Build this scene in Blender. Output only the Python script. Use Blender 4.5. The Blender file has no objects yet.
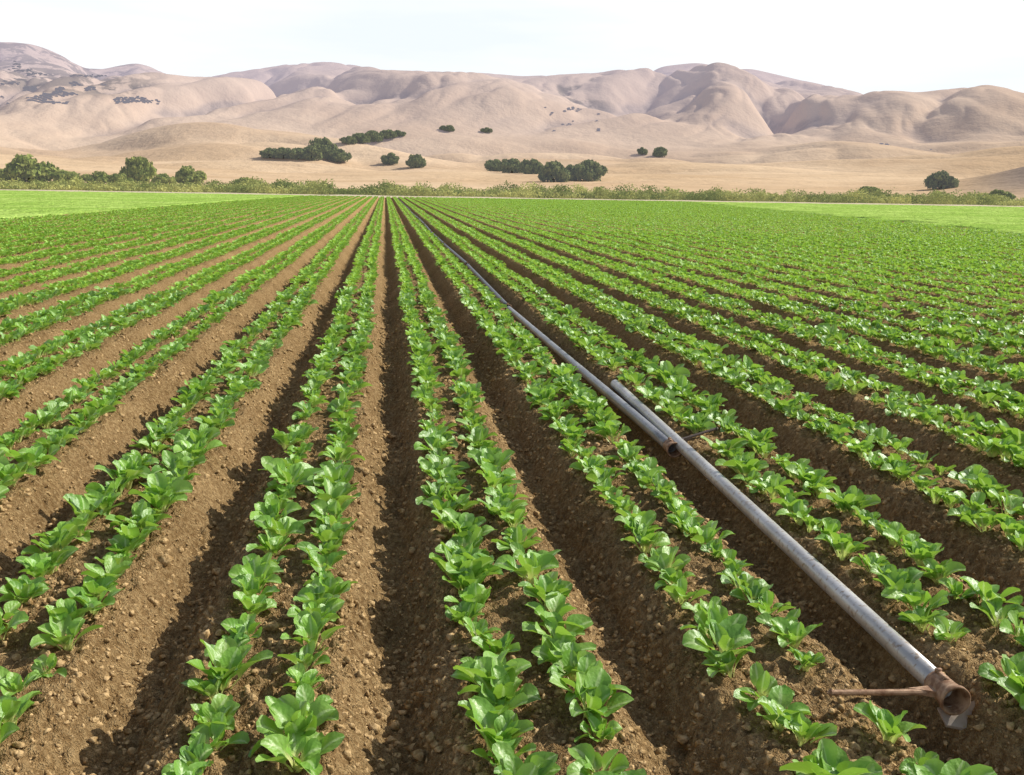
import bpy, math, random
import numpy as np
from mathutils import Vector, Matrix
random.seed(7); rng=np.random.default_rng(7)
scene=bpy.context.scene
scene.view_settings.view_transform='Standard'
try: scene.view_settings.look='None'
except Exception: pass
scene.view_settings.exposure=0
COL=scene.collection
# ------------------------------------------------------------ camera
F=1000.0; CX,CY=512.0,387.5
CAMZ=1.86
rho=math.radians(1.0)
u,v=385-CX, CY-186
u0=u*math.cos(rho)-v*math.sin(rho); v0=u*math.sin(rho)+v*math.cos(rho)
pitch=math.atan(v0/F); yaw=math.atan(-u0*math.cos(pitch)/F)
fwd=Vector((math.sin(yaw)*math.cos(pitch),math.cos(yaw)*math.cos(pitch),-math.sin(pitch)))
r0=Vector((math.cos(yaw),-math.sin(yaw),0)); up0=r0.cross(fwd)
right=r0*math.cos(rho)+up0*math.sin(rho); up=up0*math.cos(rho)-r0*math.sin(rho)
camd=bpy.data.cameras.new("camera"); cam=bpy.data.objects.new("camera",camd); COL.objects.link(cam)
camd.sensor_width=36; camd.lens=36*F/1024; camd.clip_start=0.05; camd.clip_end=20000
M=Matrix.Identity(4)
for i in range(3):
    M[i][0]=right[i]; M[i][1]=up[i]; M[i][2]=-fwd[i]
M[0][3]=0; M[1][3]=0; M[2][3]=CAMZ
cam.matrix_world=M; scene.camera=cam
CAMP=Vector((0,0,CAMZ))
def pdir(x,y): return (right*(x-CX)+up*(CY-y)+fwd*F).normalized()
def on_plane(x,y,z):
    d=pdir(x,y); t=(z-CAMZ)/d.z; return CAMP+d*t
def az_el(x,y):
    d=pdir(x,y); return math.atan2(d.x,d.y), d.z/math.hypot(d.x,d.y)
def project(P):
    d=P-CAMP; z=d.dot(fwd)
    return (CX+F*d.dot(right)/z, CY-F*d.dot(up)/z, z)
# ------------------------------------------------------------ noise
def _h(ix,iy,s):
    n=(ix.astype(np.int64)*374761393+iy.astype(np.int64)*668265263+s*982451653)&0x7fffffff
    n=((n^(n>>13))*1274126177)&0x7fffffff
    n=((n^(n>>15))*1911520717)&0x7fffffff
    return ((n^(n>>16))&0xffffff)/float(0xffffff)
def vn(x,y,s=0):
    ix=np.floor(x);iy=np.floor(y);fx=x-ix;fy=y-iy
    fx=fx*fx*fx*(fx*(fx*6-15)+10);fy=fy*fy*fy*(fy*(fy*6-15)+10)
    a=_h(ix,iy,s);b=_h(ix+1,iy,s);c=_h(ix,iy+1,s);d=_h(ix+1,iy+1,s)
    return a+(b-a)*fx+(c-a)*fy+(a-b-c+d)*fx*fy
def fbm(x,y,o=4,s=0,g=0.5):
    t=0;a=1;n=0
    for k in range(o):
        t=t+a*(vn(x,y,s+k)-0.5)*2;n+=a;a*=g
        x,y=x*1.72-y*1.12+5.3,x*1.12+y*1.72+1.7
    return t/n
def billow(x,y,o=4,s=0,g=0.5,e=0.015,rt=0.75):
    t=0;a=1;n=0
    for k in range(o):
        q=vn(x,y,s+k)*2-1
        t=t+a*np.sqrt(q*q+e);n+=a;a*=g
        x,y=x*1.85-y*rt+5.3,x*rt+y*1.85+1.7
    return t/n
def sstep(a,b,x):
    t=np.clip((x-a)/(b-a),0,1);return t*t*(3-2*t)
def worley(x,y,s=0):
    ix=np.floor(x);iy=np.floor(y);d=np.full(x.shape,9.0)
    for i in (-1,0,1):
        for j in (-1,0,1):
            px=ix+i+_h(ix+i,iy+j,s);py=iy+j+_h(ix+i,iy+j,s+9)
            d=np.minimum(d,np.hypot(px-x,py-y))
    return d
# ------------------------------------------------------------ mesh helpers
def mesh_np(name,V,Fq,mat,smooth=True,uv=None):
    me=bpy.data.meshes.new(name)
    V=np.asarray(V,dtype=np.float32);Fq=np.asarray(Fq,dtype=np.int32)
    k=Fq.shape[1]
    me.vertices.add(len(V));me.vertices.foreach_set('co',V.ravel())
    me.loops.add(Fq.size);me.loops.foreach_set('vertex_index',Fq.ravel())
    me.polygons.add(len(Fq));me.polygons.foreach_set('loop_start',np.arange(len(Fq),dtype=np.int32)*k)
    me.update(calc_edges=True)
    if smooth: me.polygons.foreach_set('use_smooth',np.ones(len(Fq),dtype=bool))
    if uv is not None:
        l=me.uv_layers.new(name='UVMap');l.data.foreach_set('uv',np.asarray(uv,dtype=np.float32)[Fq.ravel()].ravel())
    me.materials.append(mat)
    me.validate()
    return me
def obj(name,me,parent=None,**kw):
    o=bpy.data.objects.new(name,me);COL.objects.link(o)
    if parent: o.parent=parent
    for k,vv in kw.items(): o[k]=vv
    return o
def grid_faces(ny,nx):
    i=np.arange(ny-1)[:,None]*nx+np.arange(nx-1)[None,:]
    return np.stack([i,i+1,i+1+nx,i+nx],-1).reshape(-1,4)
# ------------------------------------------------------------ materials
class NT:
    def __init__(s,name):
        s.m=bpy.data.materials.new(name);s.m.use_nodes=True;s.t=s.m.node_tree;s.t.nodes.clear()
        s.out=s.n('ShaderNodeOutputMaterial')
    def n(s,ty,**kw):
        nd=s.t.nodes.new(ty)
        for k,vv in kw.items():
            if k.startswith('_'): setattr(nd,k[1:],vv)
            else:
                sock=nd.inputs[k]
                if hasattr(vv,'is_output'): s.t.links.new(vv,sock)
                else: sock.default_value=vv
        return nd
    def mix(s,f,a,b,bt='MIX'):
        nd=s.t.nodes.new('ShaderNodeMix');nd.data_type='RGBA';nd.blend_type=bt
        for sock,vv in ((nd.inputs[0],f),(nd.inputs[6],a),(nd.inputs[7],b)):
            if hasattr(vv,'is_output'): s.t.links.new(vv,sock)
            else: sock.default_value=vv if not isinstance(vv,tuple) else (*vv,1)[:4]
        return nd.outputs[2]
    def ramp(s,f,a,b):
        nd=s.t.nodes.new('ShaderNodeMapRange');nd.interpolation_type='SMOOTHSTEP'
        s.t.links.new(f,nd.inputs[0]);nd.inputs[1].default_value=a;nd.inputs[2].default_value=b
        return nd.outputs[0]
    def math(s,op,a,b=None):
        nd=s.t.nodes.new('ShaderNodeMath');nd.operation=op
        for i,vv in enumerate((a,b)):
            if vv is None: continue
            if hasattr(vv,'is_output'): s.t.links.new(vv,nd.inputs[i])
            else: nd.inputs[i].default_value=vv
        return nd.outputs[0]
    def noise(s,scale,detail=4,vec=None,rough=0.55):
        nd=s.t.nodes.new('ShaderNodeTexNoise');nd.inputs['Scale'].default_value=scale;nd.inputs['Detail'].default_value=detail
        nd.inputs['Roughness'].default_value=rough
        if vec is None: vec=s.pos()
        s.t.links.new(vec,nd.inputs['Vector']);return nd.outputs['Fac']
    def pos(s):
        if not hasattr(s,'_p'): s._p=s.t.nodes.new('ShaderNodeNewGeometry')
        return s._p.outputs['Position']
    def bump(s,h,st,dist):
        nd=s.t.nodes.new('ShaderNodeBump');nd.inputs['Strength'].default_value=st;nd.inputs['Distance'].default_value=dist
        s.t.links.new(h,nd.inputs['Height']);return nd.outputs[0]
    def bsdf(s,col,rough=0.8,metal=0,spec=0.5,normal=None):
        nd=s.t.nodes.new('ShaderNodeBsdfPrincipled')
        for k,vv in (('Base Color',col),('Roughness',rough),('Metallic',metal),('Specular IOR Level',spec)):
            if hasattr(vv,'is_output'): s.t.links.new(vv,nd.inputs[k])
            else: nd.inputs[k].default_value=(*vv,1) if isinstance(vv,tuple) else vv
        if normal: s.t.links.new(normal,nd.inputs['Normal'])
        return nd.outputs[0]
    def mixsh(s,f,a,b):
        nd=s.t.nodes.new('ShaderNodeMixShader')
        if hasattr(f,'is_output'): s.t.links.new(f,nd.inputs[0])
        else: nd.inputs[0].default_value=f
        s.t.links.new(a,nd.inputs[1]);s.t.links.new(b,nd.inputs[2]);return nd.outputs[0]
    def done(s,sh): s.t.links.new(sh,s.out.inputs['Surface']);return s.m

# soil
n=NT('soil')
a=n.noise(1.3,3);b=n.noise(30,4,rough=0.75);c=n.noise(130,2)
col=n.mix(n.ramp(a,.3,.7),(0.30,0.185,0.078),(0.44,0.285,0.130))
col=n.mix(n.ramp(b,.40,.65),n.mix(0.45,col,(0.12,0.066,0.026)),n.mix(0.4,col,(0.60,0.43,0.22)))
col=n.mix(n.ramp(c,.62,.8),col,(0.66,0.49,0.28))
SOIL=n.done(n.bsdf(col,1.0,spec=0.02,normal=n.bump(n.math('ADD',b,n.math('MULTIPLY',c,0.5)),1.0,0.045)))
n=NT('clod')
b=n.noise(40,3);col=n.mix(n.ramp(b,.3,.7),(0.25,0.155,0.064),(0.56,0.39,0.20))
CLOD=n.done(n.bsdf(col,1.0,spec=0.02,normal=n.bump(b,0.8,0.02)))
# leaves
def leafmat(name,fine):
    n=NT(name)
    uvn=n.n('ShaderNodeUVMap');sep=n.n('ShaderNodeSeparateXYZ',Vector=uvn.outputs[0])
    U,Vv=sep.outputs[0],sep.outputs[1]
    oi=n.n('ShaderNodeObjectInfo')
    ns=n.noise(6,2)
    if fine: base=n.mix(oi.outputs['Random'],(0.110,0.270,0.032),(0.215,0.440,0.052))
    else: base=n.mix(n.ramp(n.noise(2.3,2),.3,.7),(0.175,0.37,0.042),(0.33,0.57,0.082))
    base=n.mix(n.ramp(ns,.35,.7),base,n.mix(0.5,base,(0.36,0.56,0.11)))
    nrm=None
    if fine:
        au=n.math('ABSOLUTE',n.math('SUBTRACT',U,0.5))
        w=n.math('SINE',n.math('MULTIPLY',n.math('SUBTRACT',Vv,n.math('MULTIPLY',au,0.6)),40.0))
        base=n.mix(n.math('MULTIPLY',n.ramp(w,0.75,1.0),0.08),base,(0.36,0.55,0.16))
        rib=n.math('SUBTRACT',1.0,n.ramp(au,0.03,0.11))
        base=n.mix(n.math('MULTIPLY',rib,0.62),base,(0.56,0.72,0.32))
        nrm=n.bump(n.math('ADD',n.math('MULTIPLY',w,0.07),n.noise(45,2)),0.36,0.011)
    pet=n.math('SUBTRACT',1.0,n.ramp(Vv,0.26,0.52))
    base=n.mix(pet,base,(0.72,0.74,0.30))
    pb=n.bsdf(base,0.44 if fine else 0.58,spec=0.65 if fine else 0.35,normal=nrm)
    tr=n.n('ShaderNodeBsdfTranslucent');n.t.links.new(n.mix(0.4,base,(0.55,0.82,0.06)),tr.inputs[0])
    return n.done(n.mixsh(0.33,pb,tr.outputs[0]))
LEAF=leafmat('crop_leaf',True);LEAFFAR=leafmat('crop_leaf_mass',False)
# metals
def alu(name,c1,c2,ro):
    n=NT(name)
    a=n.noise(3,4);b=n.noise(40,3)
    col=n.mix(n.ramp(a,.3,.75),c1,c2);col=n.mix(n.ramp(b,.52,.7),col,tuple(q*z for q,z in zip(c1,(.75,.62,.5))))
    return n.done(n.bsdf(col,ro,metal=0.4,normal=n.bump(b,0.15,0.003)))
ALU=alu('aluminium_pipe',(0.40,0.38,0.36),(0.56,0.54,0.52),0.40)
ALUD=alu('shaded_aluminium_pipe',(0.24,0.245,0.26),(0.36,0.36,0.37),0.42)  # same aluminium with shade painted into the base colour
ALUX=alu('dark_shaded_pipe',(0.10,0.105,0.12),(0.17,0.175,0.19),0.5)  # far sections: deeper bluish shade painted into the pipe colour
n=NT('rusty_iron')
a=n.noise(30,4);col=n.mix(n.ramp(a,.35,.65),(0.20,0.10,0.05),(0.42,0.27,0.165))
RUST=n.done(n.bsdf(col,0.75,metal=0.2,normal=n.bump(a,0.4,0.003)))
n=NT('dark_rod');DARKM=n.done(n.bsdf(n.mix(n.noise(30,3),(0.07,0.055,0.045),(0.15,0.11,0.09)),0.6,metal=0.3))
n=NT('brown_plate');a=n.noise(25,3);GREY=n.done(n.bsdf(n.mix(a,(0.30,0.23,0.18),(0.48,0.40,0.33)),0.6,metal=0.3))
# foliage of trees
def foliage(name,c1,c2,haze=0.0,hz=(0.5,0.5,0.6),sc_=0.5):
    n=NT(name);a=n.noise(sc_,3)
    col=n.mix(n.ramp(a,.35,.65),c1,c2)
    s=n.bsdf(col,0.8,spec=0.1)
    t=n.n('ShaderNodeBsdfTranslucent');n.t.links.new(col,t.inputs[0])
    s=n.mixsh(0.25,s,t.outputs[0])
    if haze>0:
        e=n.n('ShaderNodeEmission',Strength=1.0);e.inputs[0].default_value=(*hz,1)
        s=n.mixsh(haze,s,e.outputs[0])  # aerial haze painted on as an even glow over the leaves
    return n.done(s)
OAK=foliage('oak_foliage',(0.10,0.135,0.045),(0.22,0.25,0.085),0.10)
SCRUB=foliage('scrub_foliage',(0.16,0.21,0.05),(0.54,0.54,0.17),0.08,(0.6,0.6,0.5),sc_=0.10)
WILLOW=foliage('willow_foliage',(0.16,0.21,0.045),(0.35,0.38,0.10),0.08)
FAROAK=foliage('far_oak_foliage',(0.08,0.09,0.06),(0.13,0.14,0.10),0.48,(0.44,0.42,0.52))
n=NT('bark');BARK=n.done(n.bsdf(n.mix(n.noise(4,3),(0.06,0.045,0.03),(0.14,0.11,0.08)),0.9))
# bright crop
n=NT('bright_crop')
a=n.noise(0.12,4);f_=n.noise(4,4);sp=n.n('ShaderNodeSeparateXYZ',Vector=n.pos())
w=n.math('SINE',n.math('MULTIPLY',sp.outputs[0],3.1416))
col=n.mix(n.ramp(a,.35,.65),(0.29,0.45,0.08),(0.45,0.60,0.15))
col=n.mix(n.math('MULTIPLY',n.ramp(w,.2,1),0.5),col,(0.22,0.30,0.06))
col=n.mix(n.math('MULTIPLY',n.ramp(f_,.45,.65),0.45),col,(0.17,0.30,0.05))
BRIGHT=n.done(n.bsdf(col,1.0,spec=0.0,normal=n.bump(f_,0.9,0.2)))
n=NT('dirt_road');ROAD=n.done(n.bsdf(n.mix(n.noise(0.3,4),(0.44,0.36,0.24),(0.66,0.57,0.42)),0.95,spec=0.0))
# hills
n=NT('dry_grass_hills')
sp=n.n('ShaderNodeSeparateXYZ',Vector=n.pos())
a=n.noise(0.005,5);b=n.noise(0.03,5,rough=0.65);c=n.noise(0.25,3)
col=n.mix(n.ramp(a,.35,.65),(0.52,0.365,0.225),(0.65,0.48,0.315))
col=n.mix(n.math('MULTIPLY',n.ramp(b,.4,.75),0.4),col,(0.43,0.29,0.175))
col=n.mix(n.math('MULTIPLY',n.ramp(c,.5,.8),0.2),col,(0.67,0.54,0.39))
col=n.mix(n.math('MULTIPLY',n.ramp(sp.outputs[1],700,2100),0.80),col,(0.46,0.365,0.32))  # mauve aerial haze painted into the colour of farther slopes
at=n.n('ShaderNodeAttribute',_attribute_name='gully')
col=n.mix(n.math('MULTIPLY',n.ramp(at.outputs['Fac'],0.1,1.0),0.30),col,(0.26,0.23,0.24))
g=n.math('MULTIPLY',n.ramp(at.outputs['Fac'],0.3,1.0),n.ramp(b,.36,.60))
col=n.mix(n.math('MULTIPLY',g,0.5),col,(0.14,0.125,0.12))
ws=n.n('ShaderNodeAttribute',_attribute_name='woods')
wf=n.math('MULTIPLY',ws.outputs['Fac'],n.ramp(n.noise(0.011,5,rough=0.7),.47,.54))
col=n.mix(n.math('MULTIPLY',wf,0.95),col,(0.035,0.045,0.035))
gr=n.n('ShaderNodeAttribute',_attribute_name='green')
col=n.mix(gr.outputs['Fac'],col,(0.28,0.29,0.10))
br=n.n('ShaderNodeAttribute',_attribute_name='bare')
col=n.mix(br.outputs['Fac'],col,(0.20,0.165,0.15))
s=n.bsdf(col,1.0,spec=0.0,normal=n.bump(b,0.35,12.0))
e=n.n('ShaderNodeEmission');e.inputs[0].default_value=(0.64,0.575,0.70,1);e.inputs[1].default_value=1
hz=n.math('MULTIPLY',n.ramp(sp.outputs[1],400,2900),0.53)  # painted haze: emission share grows with distance along Y
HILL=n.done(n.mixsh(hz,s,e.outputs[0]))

# ------------------------------------------------------------ ground sheet
X0=0.03          # furrow centre under the camera
def bedprof(x):
    uu=np.abs(((x-X0)%1.0)-0.5)   # 0 at bed centre, .5 at furrow centre
    return -0.21*sstep(0.24,0.49,uu)
def gz(x,y,fine=True):
    z=bedprof(x+0.035*fbm(x*0.6,y*0.8,2,61))
    z=z+0.028*fbm(x*3.1,y*3.1,3,11)
    if fine:
        qx=x+0.03*fbm(x*20,y*20,2,81);qy=y+0.03*fbm(x*20,y*20,2,83)
        w1=worley(qx*10,qy*10,3);w2=worley(qx*24,qy*24,5)
        z=z+0.058*(0.55-w1)*sstep(.25,.7,vn(x*2.2,y*2.2,77))+0.034*(0.5-w2)+0.020*fbm(x*38,y*38,2,31)
    return z
def seq(parts):
    out=[];
    for a,b,st0,st1 in parts:
        x=a;
        while x<b:
            out.append(x);t=(x-a)/(b-a);x+=st0+(st1-st0)*t
    out.append(parts[-1][1]);return np.array(out)
xp=seq([(0,4.2,0.015,0.022),(4.2,14,0.035,0.1),(14,40,0.12,0.125),(40,130,0.25,0.25),(130,6000,2,800)])
xs=np.concatenate([-xp[::-1][:-1],xp])
ys=seq([(-60,-2,8,2),(-2,1.6,0.3,0.2),(1.6,8,0.013,0.022),(8,22,0.03,0.1),(22,60,0.15,0.6),(60,200,0.9,2.5),(200,7000,4,800)])
XX,YY=np.meshgrid(xs,ys)
near=(np.abs(XX)<16)&(YY<24)&(YY>-3)
ZZ=gz(XX,YY,False)
ZZ[near]=gz(XX[near],YY[near],True)
out=(np.abs(XX)>128)|(YY>186)|(YY<-3)
ZZ[out]=-0.12
FIELD_END=178.
m=(YY>FIELD_END)&(~out);ZZ[m]=-0.06
V=np.stack([XX,YY,ZZ],-1).reshape(-1,3)
me=mesh_np('ground',V,grid_faces(len(ys),len(xs)),SOIL)
obj('ground',me,kind='structure',label='brown tilled soil with raised planting beds and furrows',category='ground')

# ------------------------------------------------------------ crop plants
def leaf(L,W,az,ph0,ph1,tw,base_r,rs,NL=9,NW=5):
    P=[];UVs=[]
    pos=np.array([base_r,0,0.0])
    fr=rs.uniform(7,12);fp=rs.uniform(0,6);cup=rs.uniform(0.15,0.65);bend=rs.uniform(-0.7,0.7)
    for i in range(NL):
        t=i/(NL-1)
        ph=ph0+(ph1-ph0)*t**1.5
        ph+=0.10*math.sin(t*6.5+fp)
        if i>0: pos=pos+np.array([math.cos(ph),bend*t*0.5,math.sin(ph)])*(L/(NL-1))
        nx,nz=-math.sin(ph),math.cos(ph)
        s=max(0,(t-0.36)/0.64)
        wd=0.006+0.003*(1-t)+(W*0.5)*(math.sin(math.pi*min(1,s**0.92*0.97))**0.60 if s>0 else 0)
        if i==NL-1: wd=W*0.15
        for j in range(NW):
            q=(j/(NW-1))*2-1
            lift=cup*wd*(q*q)+(0.0065*abs(q)**1.5*math.sin(fr*t+fp+(2 if q>0 else 0)) if s>0 else 0)
            y=q*wd
            P.append((pos[0]+nx*lift,pos[1]+y*math.cos(tw),pos[2]+nz*lift+y*math.sin(tw)))
            UVs.append((j/(NW-1),t))
    P=np.array(P);c,s_=math.cos(az),math.sin(az)
    R=np.array([[c,-s_,0],[s_,c,0],[0,0,1]]);P=P@R.T
    return P,np.array(UVs),grid_faces(NL,NW)
def plant_data(seed,NL=10,NW=5,nmul=1.0,wmul=1.0):
    rs=random.Random(seed);Vs=[];Us=[];Fs=[];o=0
    nl=int(rs.choice([8,9,10,11,13])*nmul);a0=rs.uniform(0,6.28)
    for k in range(nl):
        f=k/(nl-1)  # 0 outer, 1 inner
        L=rs.uniform(0.130,0.180)*(1-0.24*f);W=rs.uniform(0.056,0.080)*(1-0.28*f)*wmul
        ph0=math.radians(rs.uniform(52,74)+12*f);ph1=math.radians(rs.uniform(-34,42)+36*f)
        P,U_,Fc=leaf(L,W,a0+k*2.39996+rs.uniform(-.4,.4),ph0,ph1,rs.uniform(-.6,.6),0.018*(1-f)+0.002,rs,NL,NW)
        Vs.append(P);Us.append(U_);Fs.append(Fc+o);o+=len(P)
    return np.concatenate(Vs),np.concatenate(Us),np.concatenate(Fs)
NV=18
pm=[]
for i in range(NV):
    V_,U_,F_=plant_data(100+i);pm.append(mesh_np('crop_plant',V_,F_,LEAF,uv=U_))
def crop_left(y): return -17.8+max(0,y-42)*0.035
def crop_right(y): return 32.5+(y-51)*0.16
A0=on_plane(943,689,0.0);B0=on_plane(671,447,-0.03)
pts=[]
for bi in range(-130,130):
    bc=X0+0.5+bi
    for r in (-0.158,0.158):
        x=bc+r
        y=1.6+random.uniform(0,.2)
        while y<FIELD_END-2:
            y+=0.156*random.uniform(0.65,1.35)*(1 if y<45 else 1.4)
            if x<crop_left(y): 
                if y>45: break
                continue
            if x>max(crop_right(y),8): continue
            th_=math.atan2(x,y+1.5)
            if th_<-0.60 or th_>0.90: continue
            if random.random()<0.02: continue
            if -0.30<y-A0.y<0.10 and 1.45<x<2.1: continue
            if -0.30<y-B0.y<0.20 and 2.1<x<2.5: continue
            if 1.6<x<1.8 and abs(y-B0.y+0.2)<0.12: continue
            pts.append((x+random.gauss(0,.024)+0.02*math.sin(y*0.7+bi),y,bi))
pts=np.array(pts)
px=pts[:,0];py=pts[:,1]
pz=gz(px,py,False)-0.002
far=np.hypot(px,py)
sc=rng.normal(0.99,0.18,len(pts)).clip(0.5,1.35)*(0.98+0.2*fbm(px*0.5,py*0.5,2,91))
rot=np.stack([rng.normal(0,.15,len(pts)),rng.normal(0,.15,len(pts)),rng.uniform(0,6.283,len(pts))],-1)
var=rng.integers(0,NV,len(pts))
cand=[]
for i in np.argsort(far)[:2500]:
    X,Y,Z=project(Vector((px[i],py[i],pz[i]+0.07)))
    if Z>0 and -25<X<1049 and -10<Y<800: cand.append((Z,i))
cand.sort();ind=[i for _,i in cand[:300]]
var[ind[:NV]]=np.arange(NV)
plants=[]
for i in ind:
    o=obj('crop_plant',pm[var[i]],label='leafy young green vegetable plant in a soil bed',category='vegetable plant',group='vegetable plants in planted rows')
    o.location=(px[i],py[i],pz[i]);o.rotation_euler=rot[i];o.scale=(sc[i],)*3
    plants.append(o)
rest=np.ones(len(pts),bool);rest[ind]=False
inst=rest&(far<18)
def scatter(name,P,R,S,K,sources,extra=None,mat=None,**kw):
    P=np.asarray(P,np.float32);n0=len(P)
    if extra is not None:
        EV,EU,EF=extra
        me=mesh_np(name,np.concatenate([P,EV]),EF+n0,mat,smooth=True,uv=np.concatenate([np.zeros((n0,2)),EU]))
        m_=len(me.vertices)-n0
        R=np.concatenate([R,np.zeros((m_,3))]);S=np.concatenate([S,np.ones(m_)]);K=np.concatenate([K,-np.ones(m_,int)])
    else:
        me=bpy.data.meshes.new(name);me.vertices.add(n0);me.vertices.foreach_set('co',P.ravel())
    me.attributes.new('rotv','FLOAT_VECTOR','POINT').data.foreach_set('vector',np.asarray(R,np.float32).ravel())
    me.attributes.new('scl','FLOAT','POINT').data.foreach_set('value',np.asarray(S,np.float32))
    me.attributes.new('vari','INT','POINT').data.foreach_set('value',np.asarray(K,np.int32))
    o=obj(name,me,kind='stuff',**kw)
    g=bpy.data.node_groups.new(name+'_nodes','GeometryNodeTree')
    g.interface.new_socket('Geometry',in_out='INPUT',socket_type='NodeSocketGeometry')
    g.interface.new_socket('Geometry',in_out='OUTPUT',socket_type='NodeSocketGeometry')
    gi=g.nodes.new('NodeGroupInput');go=g.nodes.new('NodeGroupOutput');J=g.nodes.new('GeometryNodeJoinGeometry')
    def na(nm,ty):
        q=g.nodes.new('GeometryNodeInputNamedAttribute');q.data_type=ty;q.inputs[0].default_value=nm
        return q.outputs['Attribute']
    ar,as_,ak=na('rotv','FLOAT_VECTOR'),na('scl','FLOAT'),na('vari','INT')
    for k,src in enumerate(sources):
        cmp=g.nodes.new('FunctionNodeCompare');cmp.data_type='INT';cmp.operation='EQUAL'
        ins=[q for q in cmp.inputs if q.enabled and q.type=='INT'] or [cmp.inputs[2],cmp.inputs[3]]
        g.links.new(ak,ins[0]);ins[1].default_value=k
        oi=g.nodes.new('GeometryNodeObjectInfo');oi.inputs['Object'].default_value=src;oi.inputs['As Instance'].default_value=True;oi.transform_space='ORIGINAL'
        ip=g.nodes.new('GeometryNodeInstanceOnPoints')
        g.links.new(gi.outputs[0],ip.inputs['Points']);g.links.new(cmp.outputs[0],ip.inputs['Selection'])
        g.links.new(oi.outputs['Geometry'],ip.inputs['Instance'])
        g.links.new(ar,ip.inputs['Rotation']);g.links.new(as_,ip.inputs['Scale'])
        g.links.new(ip.outputs[0],J.inputs[0])
    if extra is not None: g.links.new(gi.outputs[0],J.inputs[0])
    g.links.new(J.outputs[0],go.inputs[0])
    md=o.modifiers.new('scatter','NODES');md.node_group=g
    return o
EVs=[];EUs=[];EFs=[];off=0
for lo,hi,NL,NW,nm,wm in ((18,45,5,3,0.75,1.15),(45,400,4,2,0.5,1.6)):
    for k in range(6):
        V_,U_,F_=plant_data(500+k,NL,NW,nm,wm)
        sel=np.where(rest&(far>=lo)&(far<hi)&(var%6==k))[0]
        c,s=np.cos(rot[sel,2])[:,None],np.sin(rot[sel,2])[:,None];ss=sc[sel][:,None]*0.98
        x=(V_[None,:,0]*c-V_[None,:,1]*s)*ss+px[sel][:,None];y=(V_[None,:,0]*s+V_[None,:,1]*c)*ss+py[sel][:,None];z=V_[None,:,2]*ss*0.95+pz[sel][:,None]
        EVs.append(np.stack([x,y,z],-1).reshape(-1,3));EUs.append(np.tile(U_,(len(sel),1)))
        EFs.append((F_[None]+(np.arange(len(sel))*len(V_))[:,None,None]).reshape(-1,4)+off);off+=len(sel)*len(V_)
EX=(np.concatenate(EVs),np.concatenate(EUs),np.concatenate(EFs))
print('PLANTS',len(pts),'inst',inst.sum(),'farfaces',len(EX[2]))
scatter('crop_rows',np.stack([px,py,pz],-1)[inst],rot[inst],sc[inst],var[inst],plants[:NV],extra=EX,mat=LEAFFAR,label='long rows of young green vegetable plants across the field',category='crop rows')

# ------------------------------------------------------------ clods
def ico():
    t=(1+5**.5)/2
    v=np.array([(-1,t,0),(1,t,0),(-1,-t,0),(1,-t,0),(0,-1,t),(0,1,t),(0,-1,-t),(0,1,-t),(t,0,-1),(t,0,1),(-t,0,-1),(-t,0,1)],float)
    v/=np.linalg.norm(v[0])
    f=np.array([(0,11,5),(0,5,1),(0,1,7),(0,7,10),(0,10,11),(1,5,9),(5,11,4),(11,10,2),(10,7,6),(7,1,8),(3,9,4),(3,4,2),(3,2,6),(3,6,8),(3,8,9),(4,9,5),(2,4,11),(6,2,10),(8,6,7),(9,8,1)])
    return v,f
iv,jf=ico()
N=70000
cy=1.7+14*rng.random(N)**1.6
cx=cy*rng.uniform(-0.55,0.85,N)+rng.normal(0,.3,N)
keep=rng.random(N)<0.25+0.75*vn(cx*1.7,cy*1.7,14)
cx,cy=cx[keep],cy[keep];N=len(cx)
size=0.004+0.016*rng.random(N)**3+0.0006*cy
big=rng.random(N)<0.02;size[big]*=1.9
cz=gz(cx,cy,True)-size*0.1
Vc=iv[None]*(1+rng.uniform(-.5,.45,(N,12,1)))*size[:,None,None]*rng.uniform(.6,1.4,(N,1,3))
aa=rng.uniform(0,6.28,N);ca,sa=np.cos(aa)[:,None],np.sin(aa)[:,None]
Vc=np.stack([Vc[...,0]*ca-Vc[...,1]*sa,Vc[...,0]*sa+Vc[...,1]*ca,Vc[...,2]*0.8],-1)
Vc+=np.stack([cx,cy,cz],-1)[:,None,:]
Fc=jf[None]+(np.arange(N)*12)[:,None,None]
obj('soil_clods',mesh_np('soil_clods',Vc.reshape(-1,3),Fc.reshape(-1,3),CLOD,smooth=False),kind='stuff',label='crumbly brown soil clods scattered over the beds',category='soil clods')

# ------------------------------------------------------------ bright crop carpets
def carpet(x0f,x1f,y0,y1,label,zt=0.08):
    ysq=np.arange(y0,y1,0.6);nx=330
    S=np.linspace(0,1,nx)
    A=np.array([x0f(y) for y in ysq])[:,None];B=np.array([x1f(y) for y in ysq])[:,None]
    X=A+(B-A)*S[None];Y=np.repeat(ysq[:,None],nx,1)
    Z=zt+0.10*fbm(X*1.9,Y*1.9,3,5)
    Z[:,0]=-0.15;Z[:,-1]=-0.15;Z[0]=-0.15;Z[-1]=-0.15
    me=mesh_np('young_crop_field',np.stack([X,Y,Z],-1).reshape(-1,3),grid_faces(len(ysq),nx),BRIGHT)
    obj('young_crop_field',me,kind='stuff',label=label,category='crop field')
carpet(lambda y:-125.,lambda y:crop_left(y)-0.2+0.25*math.sin(y*2.1),20,177,'bright light green low crop beside the planted rows')
carpet(lambda y:crop_right(y)+0.2+1.2*math.sin(y*1.7)+1.2*math.sin(y*.6),lambda y:127.,45,175,'light green dense crop at the end of the rows')
yy_=np.array([176.5,178.5,183.,186.]);xx_=np.linspace(-127,160,160)
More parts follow.
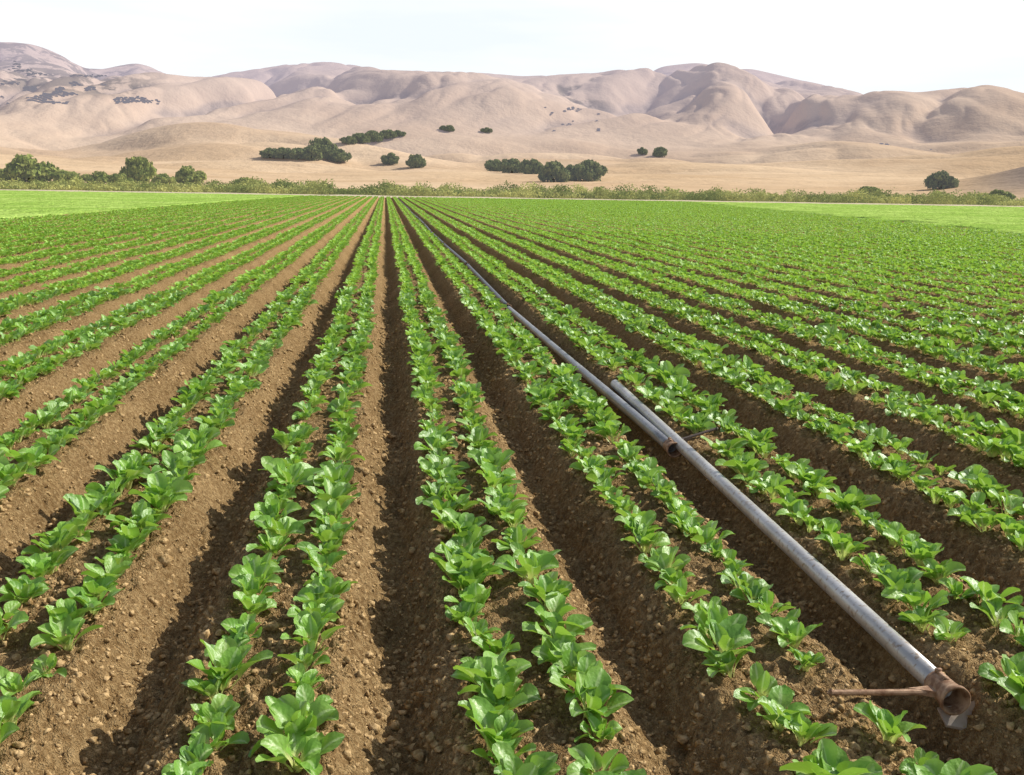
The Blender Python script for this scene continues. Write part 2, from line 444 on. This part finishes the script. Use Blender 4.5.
X,Y=np.meshgrid(xx_,yy_);Z=np.array([-0.15,0.10,0.20,-0.1])[:,None]+0.06*fbm(X/6,Y/3,2,9)
obj('dirt_road',mesh_np('dirt_road',np.stack([X,Y,Z],-1).reshape(-1,3),grid_faces(4,160),ROAD),kind='structure',label='pale dirt farm road along the field end',category='road')

# ------------------------------------------------------------ hills
sky_px=[(-200,60),(-100,50),(0,42),(25,43),(45,48),(62,56),(80,66),(98,70),(118,66),(136,63),(150,66),(170,73),(190,77),(215,75),(250,70),(290,64),(330,62),(360,66),(400,75),(440,74),(480,73),(520,77),(560,76),(600,74),(640,70),(665,66),(700,62),(715,61),(745,67),(800,80),(840,87),(870,94),(900,96),(920,98),(960,92),(985,90),(1024,98),(1120,92),(1250,104)]
A_=[az_el(*p) for p in sky_px];sth=np.array([q[0] for q in A_]);sel=np.array([q[1] for q in A_])
th=np.linspace(math.radians(-38),math.radians(50),1500)
rr=np.geomspace(188,5200,800)
ZR=np.array([188,230,300,450,700,900,1200,1600,2000]);ZZr=np.array([-0.6,-0.05,1.2,4.5,15,26,47,76,105.])
TH,RR=np.meshgrid(th,rr)
def gsm(a,s):
    k=np.exp(-0.5*(np.arange(-3*s,3*s+1)/s)**2);k/=k.sum()
    return np.convolve(np.pad(a,3*s,mode='edge'),k,mode='valid')
Sf=np.interp(th,sth,sel);Sfs=gsm(Sf,5)
CR=3300.
tA=lambda x:az_el(x,180)[0]
def terrain():
    X=RR*np.sin(TH);Y=RR*np.cos(TH)
    zb=np.interp(RR,ZR,ZZr)
    a1=sstep(280,1000,RR)
    wx=X+60*fbm(X/300,Y/300,2,41);wy=Y+60*fbm(X/300,Y/300,2,43)
    z=zb+a1*(14*fbm(wx/300,wy/260,2,21)+60*(billow((wx+0.4*wy)/300,(wy)/360,3,25,0.42,0.008)-0.42))*(0.5+0.5*sstep(500,1200,RR))
    z=z+11.0*np.exp(-((TH-tA(1085))/0.085)**2)*np.exp(-((RR-420)/90)**2)
    t=np.clip((RR-1300)/(CR-1300),0,1)
    wx=X+130*fbm(X/420,Y/420,4,51);wy=Y+130*fbm(X/420,Y/420,4,53)
    ux=wx+0.5*wy
    rg=billow(ux/620+3.1,wy/1250,2,33,0.5,0.008,0.6)
    vx=wx-0.45*wy
    md=billow(vx/270+7,wy/700,3,36,0.5,0.008,0.6)
    fi=billow(wx/95,wy/220,3,39,0.55,0.010,0.7)
    S=Sfs[None,:]
    zt=S*CR
    far=np.interp(RR,ZR,ZZr)*(1-t)+zt*t
    env=(1-t)**0.42*np.minimum(1,t*5)
    far=far+env*(225*(rg-0.44)+135*(md-0.42)+40*(fi-0.4))
    b=sstep(1200,1550,RR)
    z=z*(1-b)+far*b
    back=np.clip((RR-CR)/1800,0,1)
    z=z*(1-0.8*back)
    return z
H=terrain()
cap=Sfs[None,:]
e2=H/RR/cap
e2=np.where(e2>0.78,0.78+0.34*np.tanh((e2-0.78)/0.42),e2)
H=np.where(RR>1300,e2*cap*RR,H)
mx=(H/RR).max(0);k=gsm(Sf/np.maximum(mx,1e-4),6)
H=H*(1+(k[None]-1)*sstep(1300,2600,RR))+CAMZ*sstep(300,1000,RR)
def blur(a,r):
    for ax in (0,1):
        c=np.cumsum(np.concatenate([np.repeat(a.take([0],ax),r+1,ax),a,np.repeat(a.take([-1],ax),r,ax)],ax),ax)
        n_=a.shape[ax]
        a=(c.take(range(2*r+1,2*r+1+n_),ax)-c.take(range(0,n_),ax))/(2*r+1)
    return a
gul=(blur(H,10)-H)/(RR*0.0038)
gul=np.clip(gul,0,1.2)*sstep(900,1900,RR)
Xh=RR*np.sin(TH);Yh=RR*np.cos(TH)
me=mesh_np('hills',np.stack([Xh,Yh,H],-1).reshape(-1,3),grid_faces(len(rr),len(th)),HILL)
def vattr(nm,arr): me.attributes.new(nm,'FLOAT','POINT').data.foreach_set('value',np.ascontiguousarray(arr).ravel().astype(np.float32))
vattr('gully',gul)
vattr('green',(1-sstep(215,290,RR+25*fbm(Xh/30,Yh/30,3,71)))*0.85)
gw=sstep(0.02,0.25,gul)
ELV=H/RR
woods=(1-sstep(tA(120),tA(185),TH))*sstep(0.072,0.082,ELV)*(1-sstep(0.116,0.124,ELV))*sstep(1300,1500,RR)*(0.7+0.3*gw)
woods=np.maximum(woods,0.8*gw*sstep(1500,1900,RR)*sstep(tA(540),tA(560),TH)*(1-sstep(tA(590),tA(620),TH)))
woods=np.maximum(woods,0.8*gw*sstep(2200,2500,RR)*sstep(tA(730),tA(745),TH)*(1-sstep(tA(760),tA(780),TH)))
woods=np.maximum(woods,0.7*gw*sstep(2000,2300,RR)*sstep(tA(870),tA(890),TH))
woods=np.maximum(woods,0.6*gw*sstep(2000,2300,RR)*sstep(tA(350),tA(365),TH)*(1-sstep(tA(395),tA(410),TH)))
vattr('woods',woods)
vattr('bare',0.9*np.exp(-((TH-tA(1085))/0.085)**4)*np.exp(-((RR-400)/100)**4))
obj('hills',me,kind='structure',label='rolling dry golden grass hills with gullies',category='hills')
def place(x,y,rmin=225,rmax=9e9):
    t,e=az_el(x,y)
    j=int(np.clip((t-th[0])/(th[1]-th[0]),0,len(th)-1))
    E=(H[:,j]-CAMZ)/rr
    q=np.where((rr>=rmin)&(E>=e))[0]
    ok=len(q)>0
    i=int(q[0]) if ok else int(np.searchsorted(rr,rmin))
    if rr[i]>rmax:
        w_=(rr>=rmin)&(rr<=rmax);i=int(np.where(w_)[0][np.argmax(E[w_])])
    r=rr[i]
    return Vector((r*math.sin(t),r*math.cos(t),H[i,j])),r,ok,gul[i,j]

# ------------------------------------------------------------ trees
def tube(p0,p1,r0_,r1_,seg=7):
    p0=np.array(p0,float);p1=np.array(p1,float);d=p1-p0;d/=np.linalg.norm(d)
    a=np.cross(d,[0.3,0.9,0.1]);a/=np.linalg.norm(a);b=np.cross(d,a)
    an=np.linspace(0,2*np.pi,seg,endpoint=False)
    ring=np.cos(an)[:,None]*a+np.sin(an)[:,None]*b
    Vt=np.concatenate([p0+ring*r0_,p1+ring*r1_])
    Ft=np.array([(i,(i+1)%seg,seg+(i+1)%seg,seg+i) for i in range(seg)])
    return Vt,Ft
def join(parts):
    o=0;Vs=[];Fs=[]
    for V_,F_ in parts: Vs.append(V_);Fs.append(F_+o);o+=len(V_)
    return np.concatenate(Vs),np.concatenate(Fs)
def leafcloud(r_,cs,nper,ls):
    C=np.array([c for c,_ in cs]);R_=np.array([q for _,q in cs]);nc=len(cs)
    d=r_.normal(size=(nc,nper,3));d/=np.linalg.norm(d,axis=2)[...,None]
    P=(C[:,None]+d*R_[:,None]*r_.uniform(0.55,1.08,(nc,nper,1))).reshape(-1,3);dd=d.reshape(-1,3);n_=len(P)
    nn=dd+0.7*r_.normal(size=(n_,3));nn/=np.linalg.norm(nn,axis=1)[:,None]
    a=np.cross(nn,r_.normal(size=(n_,3)));a/=np.linalg.norm(a,axis=1)[:,None]
    b=np.cross(nn,a)
    s=ls*r_.uniform(.6,1.4,(n_,1))
    Q=np.stack([P-a*s-b*s*.6,P+a*s*.9-b*s*.7,P+a*s+b*s*.7,P-a*s*.8+b*s*.6],1)
    return Q.reshape(-1,3),np.arange(n_*4).reshape(-1,4)
def tree_meshes(seed,mat):
    r_=np.random.default_rng(seed)
    parts=[tube((0,0,-0.1),(0.03,0.02,0.32),0.085,0.06)]
    cs=[]
    for k in range(18):
        an=r_.uniform(0,6.28);el_=r_.uniform(-0.25,1.0)
        rad=math.sqrt(max(0,1-max(el_,0)**2))*r_.uniform(.45,.75)
        zc=0.38+0.45*el_*r_.uniform(.75,1.0)
        c=(math.cos(an)*rad,math.sin(an)*rad,zc)
        cs.append((c,np.array([.32,.32,.21])*r_.uniform(.7,1.15)))
        if k<6: parts.append(tube((0.03,0.02,0.28),(c[0]*.8,c[1]*.8,c[2]),0.04,0.012,5))
    cs.append(((0,0,0.45),np.array([.6,.6,.36])))
    cs.append(((0,0,0.22),np.array([.7,.7,.2])))
    tv,tf=join(parts);lv,lf=leafcloud(r_,cs,150,0.06)
    return mesh_np('trunk',tv,tf,BARK),mesh_np('crown',lv,lf,mat,smooth=False)
oakm=[tree_meshes(i,OAK) for i in range(6)]
wilm=[tree_meshes(20+i,WILLOW) for i in range(4)]
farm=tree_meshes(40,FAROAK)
def put_tree(x,y,w,h,mats,lab,grp=None,rmin=225,rmax=9e9):
    P,r,_,_=place(x,y,rmin,rmax)
    s=w/F*r/2*0.98;sh=h/F*r/1.02
    tm,cm=random.choice(mats)
    e=bpy.data.objects.new('tree',None);COL.objects.link(e);e.location=P-Vector((0,0,0.1*sh))
    e.scale=(s,s*random.uniform(.85,1.1),sh);e.rotation_euler=(0,0,random.uniform(0,6.28));e.empty_display_size=0.5
    e['label']=lab;e['category']='tree'
    if grp:e['group']=grp
    obj('trunk',tm,e);c=obj('crown',cm,e);return c
oaks=[(270,158,24,11),(283,159,24,12),(298,160,26,13),(311,160,26,16),(323,158,30,22),(338,162,28,14),
(348,144,18,9),(360,143,22,11),(374,142,24,13),(388,139,22,10),(399,137,16,7),
(390,165,21,13),(416,168,25,15),(449,132,14,7),(486,133,14,6),(443,131,9,5),
(495,171,28,13),(512,173,30,16),(531,174,28,17),(553,182,36,24),(589,181,37,23),(571,180,28,17),
(642,155,12,8),(660,157,19,11)]
for t_ in oaks: put_tree(*t_,oakm,'dark green rounded oak on dry grass slope','oaks on the dry grass hills',rmin=300,rmax=1600)
put_tree(940,189,36,19,oakm,'broad dark green oak near the field edge')
for t_ in [(30,183,50,28),(8,182,24,17),(140,183,36,27),(190,185,30,20),(66,184,30,15),(98,184,30,13),(120,185,24,12),(165,185,24,12),(245,187,26,11),(1000,200,26,12),(868,196,30,10)]:
    put_tree(*t_,wilm,'bushy olive green tree at the field edge','bushy trees along the field edge')
# far hillside scrub, in dense patches
P=[]
for (x0,y0,x1,y1,n_) in [(20,76,160,104,420),(0,62,60,104,120),(545,108,600,136,30),(860,146,960,158,6)]:
    got=0
    for _ in range(n_*12):
        x_,y_=random.uniform(x0,x1),random.uniform(y0,y1)
        if float(vn(np.array([x_/15.]),np.array([y_/5.]),8)[0])<0.66: continue
        q,r,ok,gg=place(x_,y_,1200)
        if ok and r<CR-60: P.append((q,r));got+=1
        if got>=n_: break
Pn=np.array([tuple(q) for q,_ in P]);Sn=np.array([r*0.0015*random.uniform(.6,1.4) for _,r in P])
Pn[:,2]-=Sn*0.35
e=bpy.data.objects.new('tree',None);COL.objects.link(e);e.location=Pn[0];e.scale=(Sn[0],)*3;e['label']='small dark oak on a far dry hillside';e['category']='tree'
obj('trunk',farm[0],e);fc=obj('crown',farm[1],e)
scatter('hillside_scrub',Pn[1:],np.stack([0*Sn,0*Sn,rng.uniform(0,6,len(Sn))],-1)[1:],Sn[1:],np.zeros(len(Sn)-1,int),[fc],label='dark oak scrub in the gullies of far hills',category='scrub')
# hedge strip
cs=[]
r_=np.random.default_rng(5)
for k in range(3000):
    x=r_.uniform(-150,215);y=r_.uniform(191,238)
    hgt=(1.1+1.8*float(vn(np.array([x/9.]),np.array([y/11.]),3)[0])**1.6)*r_.uniform(.7,1.1)
    if x<-40: hgt*=0.85
    cs.append(((x,y,hgt*0.42-0.1),np.array([r_.uniform(.9,2.2),r_.uniform(.8,1.6),hgt*0.6])))
for k in range(150):
    x=r_.uniform(-150,215);y=r_.uniform(196,240);R=r_.uniform(1.0,2.3)
    for q in range(5):
        cs.append(((x+r_.normal()*R*.5,y+r_.normal()*R*.4,R*r_.uniform(.5,1.0)),np.array([R*.75,R*.7,R*.6])*r_.uniform(.7,1.1)))
lv,lf=leafcloud(r_,cs,75,0.14)
obj('scrub_hedgerow',mesh_np('scrub_hedgerow',lv,lf,SCRUB,smooth=False),kind='stuff',label='low olive and yellow green scrub bordering the field',category='hedgerow')

# ------------------------------------------------------------ irrigation pipes
def lathe(prof,seg=32):
    an=np.linspace(0,2*np.pi,seg,endpoint=False);Vs=[]
    for s,r in prof: Vs.append(np.stack([np.cos(an)*r,np.full(seg,s),np.sin(an)*r],-1))
    Fs=[]
    for i in range(len(prof)-1):
        for j in range(seg):
            Fs.append((i*seg+j,i*seg+(j+1)%seg,(i+1)*seg+(j+1)%seg,(i+1)*seg+j))
    return np.concatenate(Vs),np.array(Fs)
def boxv(c,s):
    c=np.array(c);s=np.array(s)/2
    v=np.array([(x,y,z) for x in(-1,1) for y in(-1,1) for z in(-1,1)])*s+c
    return v,np.array([(0,1,3,2),(4,6,7,5),(0,4,5,1),(2,3,7,6),(0,2,6,4),(1,5,7,3)])
PR=0.044
def tubemesh(L,mat):
    prof=[(L,PR*0.93),(0.0,PR*0.93),(0.0,PR),]
    s=0.4
    while s<L: prof.append((s,PR*random.uniform(.99,1.01)));s+=0.5
    prof+=[(L,PR)]
    return mesh_np('tube',*lathe(prof),mat)
coupler=mesh_np('coupler',*lathe([(0.055,PR*1.0),(0.055,PR*1.09),(0.0,PR*1.11),(-0.03,PR*1.14),(-0.07,PR*1.22),(-0.078,PR*1.34),(-0.092,PR*1.36),(-0.096,PR*1.24),(-0.092,PR*1.10),(-0.03,PR*1.02),(0.0,PR*0.93)]),RUST)
def bar_mesh(sgn,L,z0,dz,y1,mat,rad):
    rod=tube((sgn*0.035,-0.02,z0),(sgn*L,y1,dz),rad,rad*.85,10)
    wedge_v=np.array([(sgn*0.040,-0.045,0.013+z0),(sgn*0.040,0.01,0.013+z0),(sgn*0.15,-0.015,0.012+dz*.3+z0*.7),(sgn*0.040,-0.045,-0.013+z0),(sgn*0.040,0.01,-0.013+z0),(sgn*0.15,-0.015,-0.01+dz*.3+z0*.7)])
    wf=[(0,1,2),(3,5,4),(0,2,5,3),(1,4,5,2),(0,3,4,1)]
    cap=tube((sgn*L,y1,dz),(sgn*(L+0.012),y1,dz),rad*1.3,0.005,10)
    me=bpy.data.meshes.new('stabilizer_bar')
    Vs=[tuple(p) for p in rod[0]]+[tuple(p) for p in wedge_v]+[tuple(p) for p in cap[0]]
    o1=len(rod[0]);o2=o1+6
    Fs=[tuple(int(i) for i in f) for f in rod[1]]+[tuple(i+o1 for i in f) for f in wf]+[tuple(int(i)+o2 for i in f) for f in cap[1]]
    me.from_pydata(Vs,[],Fs);me.materials.append(mat)
    return me
barL=bar_mesh(-1,0.47,0.0,0.025,-0.04,RUST,0.0125);barR=bar_mesh(1,0.36,0.05,0.13,0.03,DARKM,0.012)
# flat angular foot plate hanging below and beside the mouth
fpv=[(-0.045,-0.050,-0.048),(0.050,-0.050,-0.040),(0.095,-0.060,-0.020),(0.105,-0.075,-0.075),(0.050,-0.115,-0.105),(-0.030,-0.095,-0.095)]
fpv2=[(x,y,z-0.009) for x,y,z in fpv]
me=bpy.data.meshes.new('foot_plate')
me.from_pydata(fpv+fpv2,[],[(0,1,4,5),(1,2,3),(1,3,4),(6,11,10,7),(7,9,8),(7,10,9)]+[(i,i+6,(i+1)%6+6,(i+1)%6) for i in range(6)])
me.materials.append(GREY);footm=me
latch=mesh_np('latch',*join([boxv((0.0,0.015,PR*1.14),(0.020,0.07,0.008)),boxv((0,0.045,PR*1.26),(0.024,0.012,0.014))]),RUST,smooth=False)
def pipe(p0,p1,near_bar,label,foot=True,grp=None,mat=ALU):
    p0=Vector(p0);p1=Vector(p1);d=p1-p0;L=d.length
    e=bpy.data.objects.new('irrigation_pipe',None);COL.objects.link(e);e.location=p0;e.empty_display_size=0.2
    e.rotation_euler=d.to_track_quat('Y','Z').to_euler()
    e['label']=label;e['category']='irrigation pipe'
    if grp:e['group']=grp
    obj('tube',tubemesh(L,mat),e)
    c=obj('coupler',coupler,e)
    obj('latch',latch,c)
    if near_bar: obj('stabilizer_bar',barL if near_bar<0 else barR,e)
    if foot: obj('foot_plate',footm,e)
    return e
A1=on_plane(615,384,0.0)
pipe(A0,A1,-1,'pale grey aluminium pipe with rusty coupler and open end')
y=B0.y;x=B0.x;k=0
while y<165:
    L=9.1;xn=X0+2.0-0.02+0.05*math.sin(k*1.7)
    if k==0: xn=X0+1.96
    p1=Vector((xn,y+L,-0.07))
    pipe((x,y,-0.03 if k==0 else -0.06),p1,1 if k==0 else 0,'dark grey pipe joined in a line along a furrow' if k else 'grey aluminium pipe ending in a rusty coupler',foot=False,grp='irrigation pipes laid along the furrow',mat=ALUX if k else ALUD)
    x,y=p1.x,p1.y+0.10;k+=1

# ------------------------------------------------------------ sky + sun
el_s=math.radians(37);az_s=math.radians(76)
sd=Vector((math.sin(az_s)*math.cos(el_s),math.cos(az_s)*math.cos(el_s),math.sin(el_s)))
L=bpy.data.lights.new('sun','SUN');L.energy=5.0;L.angle=math.radians(0.5);L.color=(1.0,0.965,0.88)
so=bpy.data.objects.new('sun',L);COL.objects.link(so);so.rotation_euler=sd.to_track_quat('Z','Y').to_euler();so.location=(20,0,30)
w=bpy.data.worlds.new('World');scene.world=w;w.use_nodes=True;t=w.node_tree;t.nodes.clear()
o_=t.nodes.new('ShaderNodeOutputWorld');bg=t.nodes.new('ShaderNodeBackground');bg.inputs[1].default_value=0.125
sk=t.nodes.new('ShaderNodeTexSky');sk.sky_type='NISHITA';sk.sun_disc=False;sk.sun_elevation=el_s;sk.sun_rotation=az_s;sk.dust_density=2.0;sk.air_density=1.0
tc=t.nodes.new('ShaderNodeTexCoord');mp=t.nodes.new('ShaderNodeMapping');mp.inputs['Scale'].default_value=(1.2,1.2,9)
nz=t.nodes.new('ShaderNodeTexNoise');nz.inputs['Scale'].default_value=2.2;nz.inputs['Detail'].default_value=6
t.links.new(tc.outputs['Generated'],mp.inputs[0]);t.links.new(mp.outputs[0],nz.inputs['Vector'])
mr=t.nodes.new('ShaderNodeMapRange');mr.inputs[1].default_value=.35;mr.inputs[2].default_value=.62;mr.inputs[3].default_value=0.0;mr.inputs[4].default_value=1.0
t.links.new(nz.outputs['Fac'],mr.inputs[0])
cl=t.nodes.new('ShaderNodeMix');cl.data_type='RGBA';cl.inputs[6].default_value=(7.5,8.0,8.5,1);cl.inputs[7].default_value=(8.8,8.8,8.8,1)
t.links.new(mr.outputs[0],cl.inputs[0])
sx=t.nodes.new('ShaderNodeSeparateXYZ');t.links.new(tc.outputs['Generated'],sx.inputs[0])
m2=t.nodes.new('ShaderNodeMapRange');m2.interpolation_type='SMOOTHSTEP';m2.inputs[1].default_value=0.20;m2.inputs[2].default_value=0.5;m2.inputs[3].default_value=0.96;m2.inputs[4].default_value=0.1
t.links.new(sx.outputs[2],m2.inputs[0])
mx_=t.nodes.new('ShaderNodeMix');mx_.data_type='RGBA'
t.links.new(m2.outputs[0],mx_.inputs[0]);t.links.new(sk.outputs[0],mx_.inputs[6]);t.links.new(cl.outputs[2],mx_.inputs[7])
t.links.new(mx_.outputs[2],bg.inputs[0]);t.links.new(bg.outputs[0],o_.inputs[0])
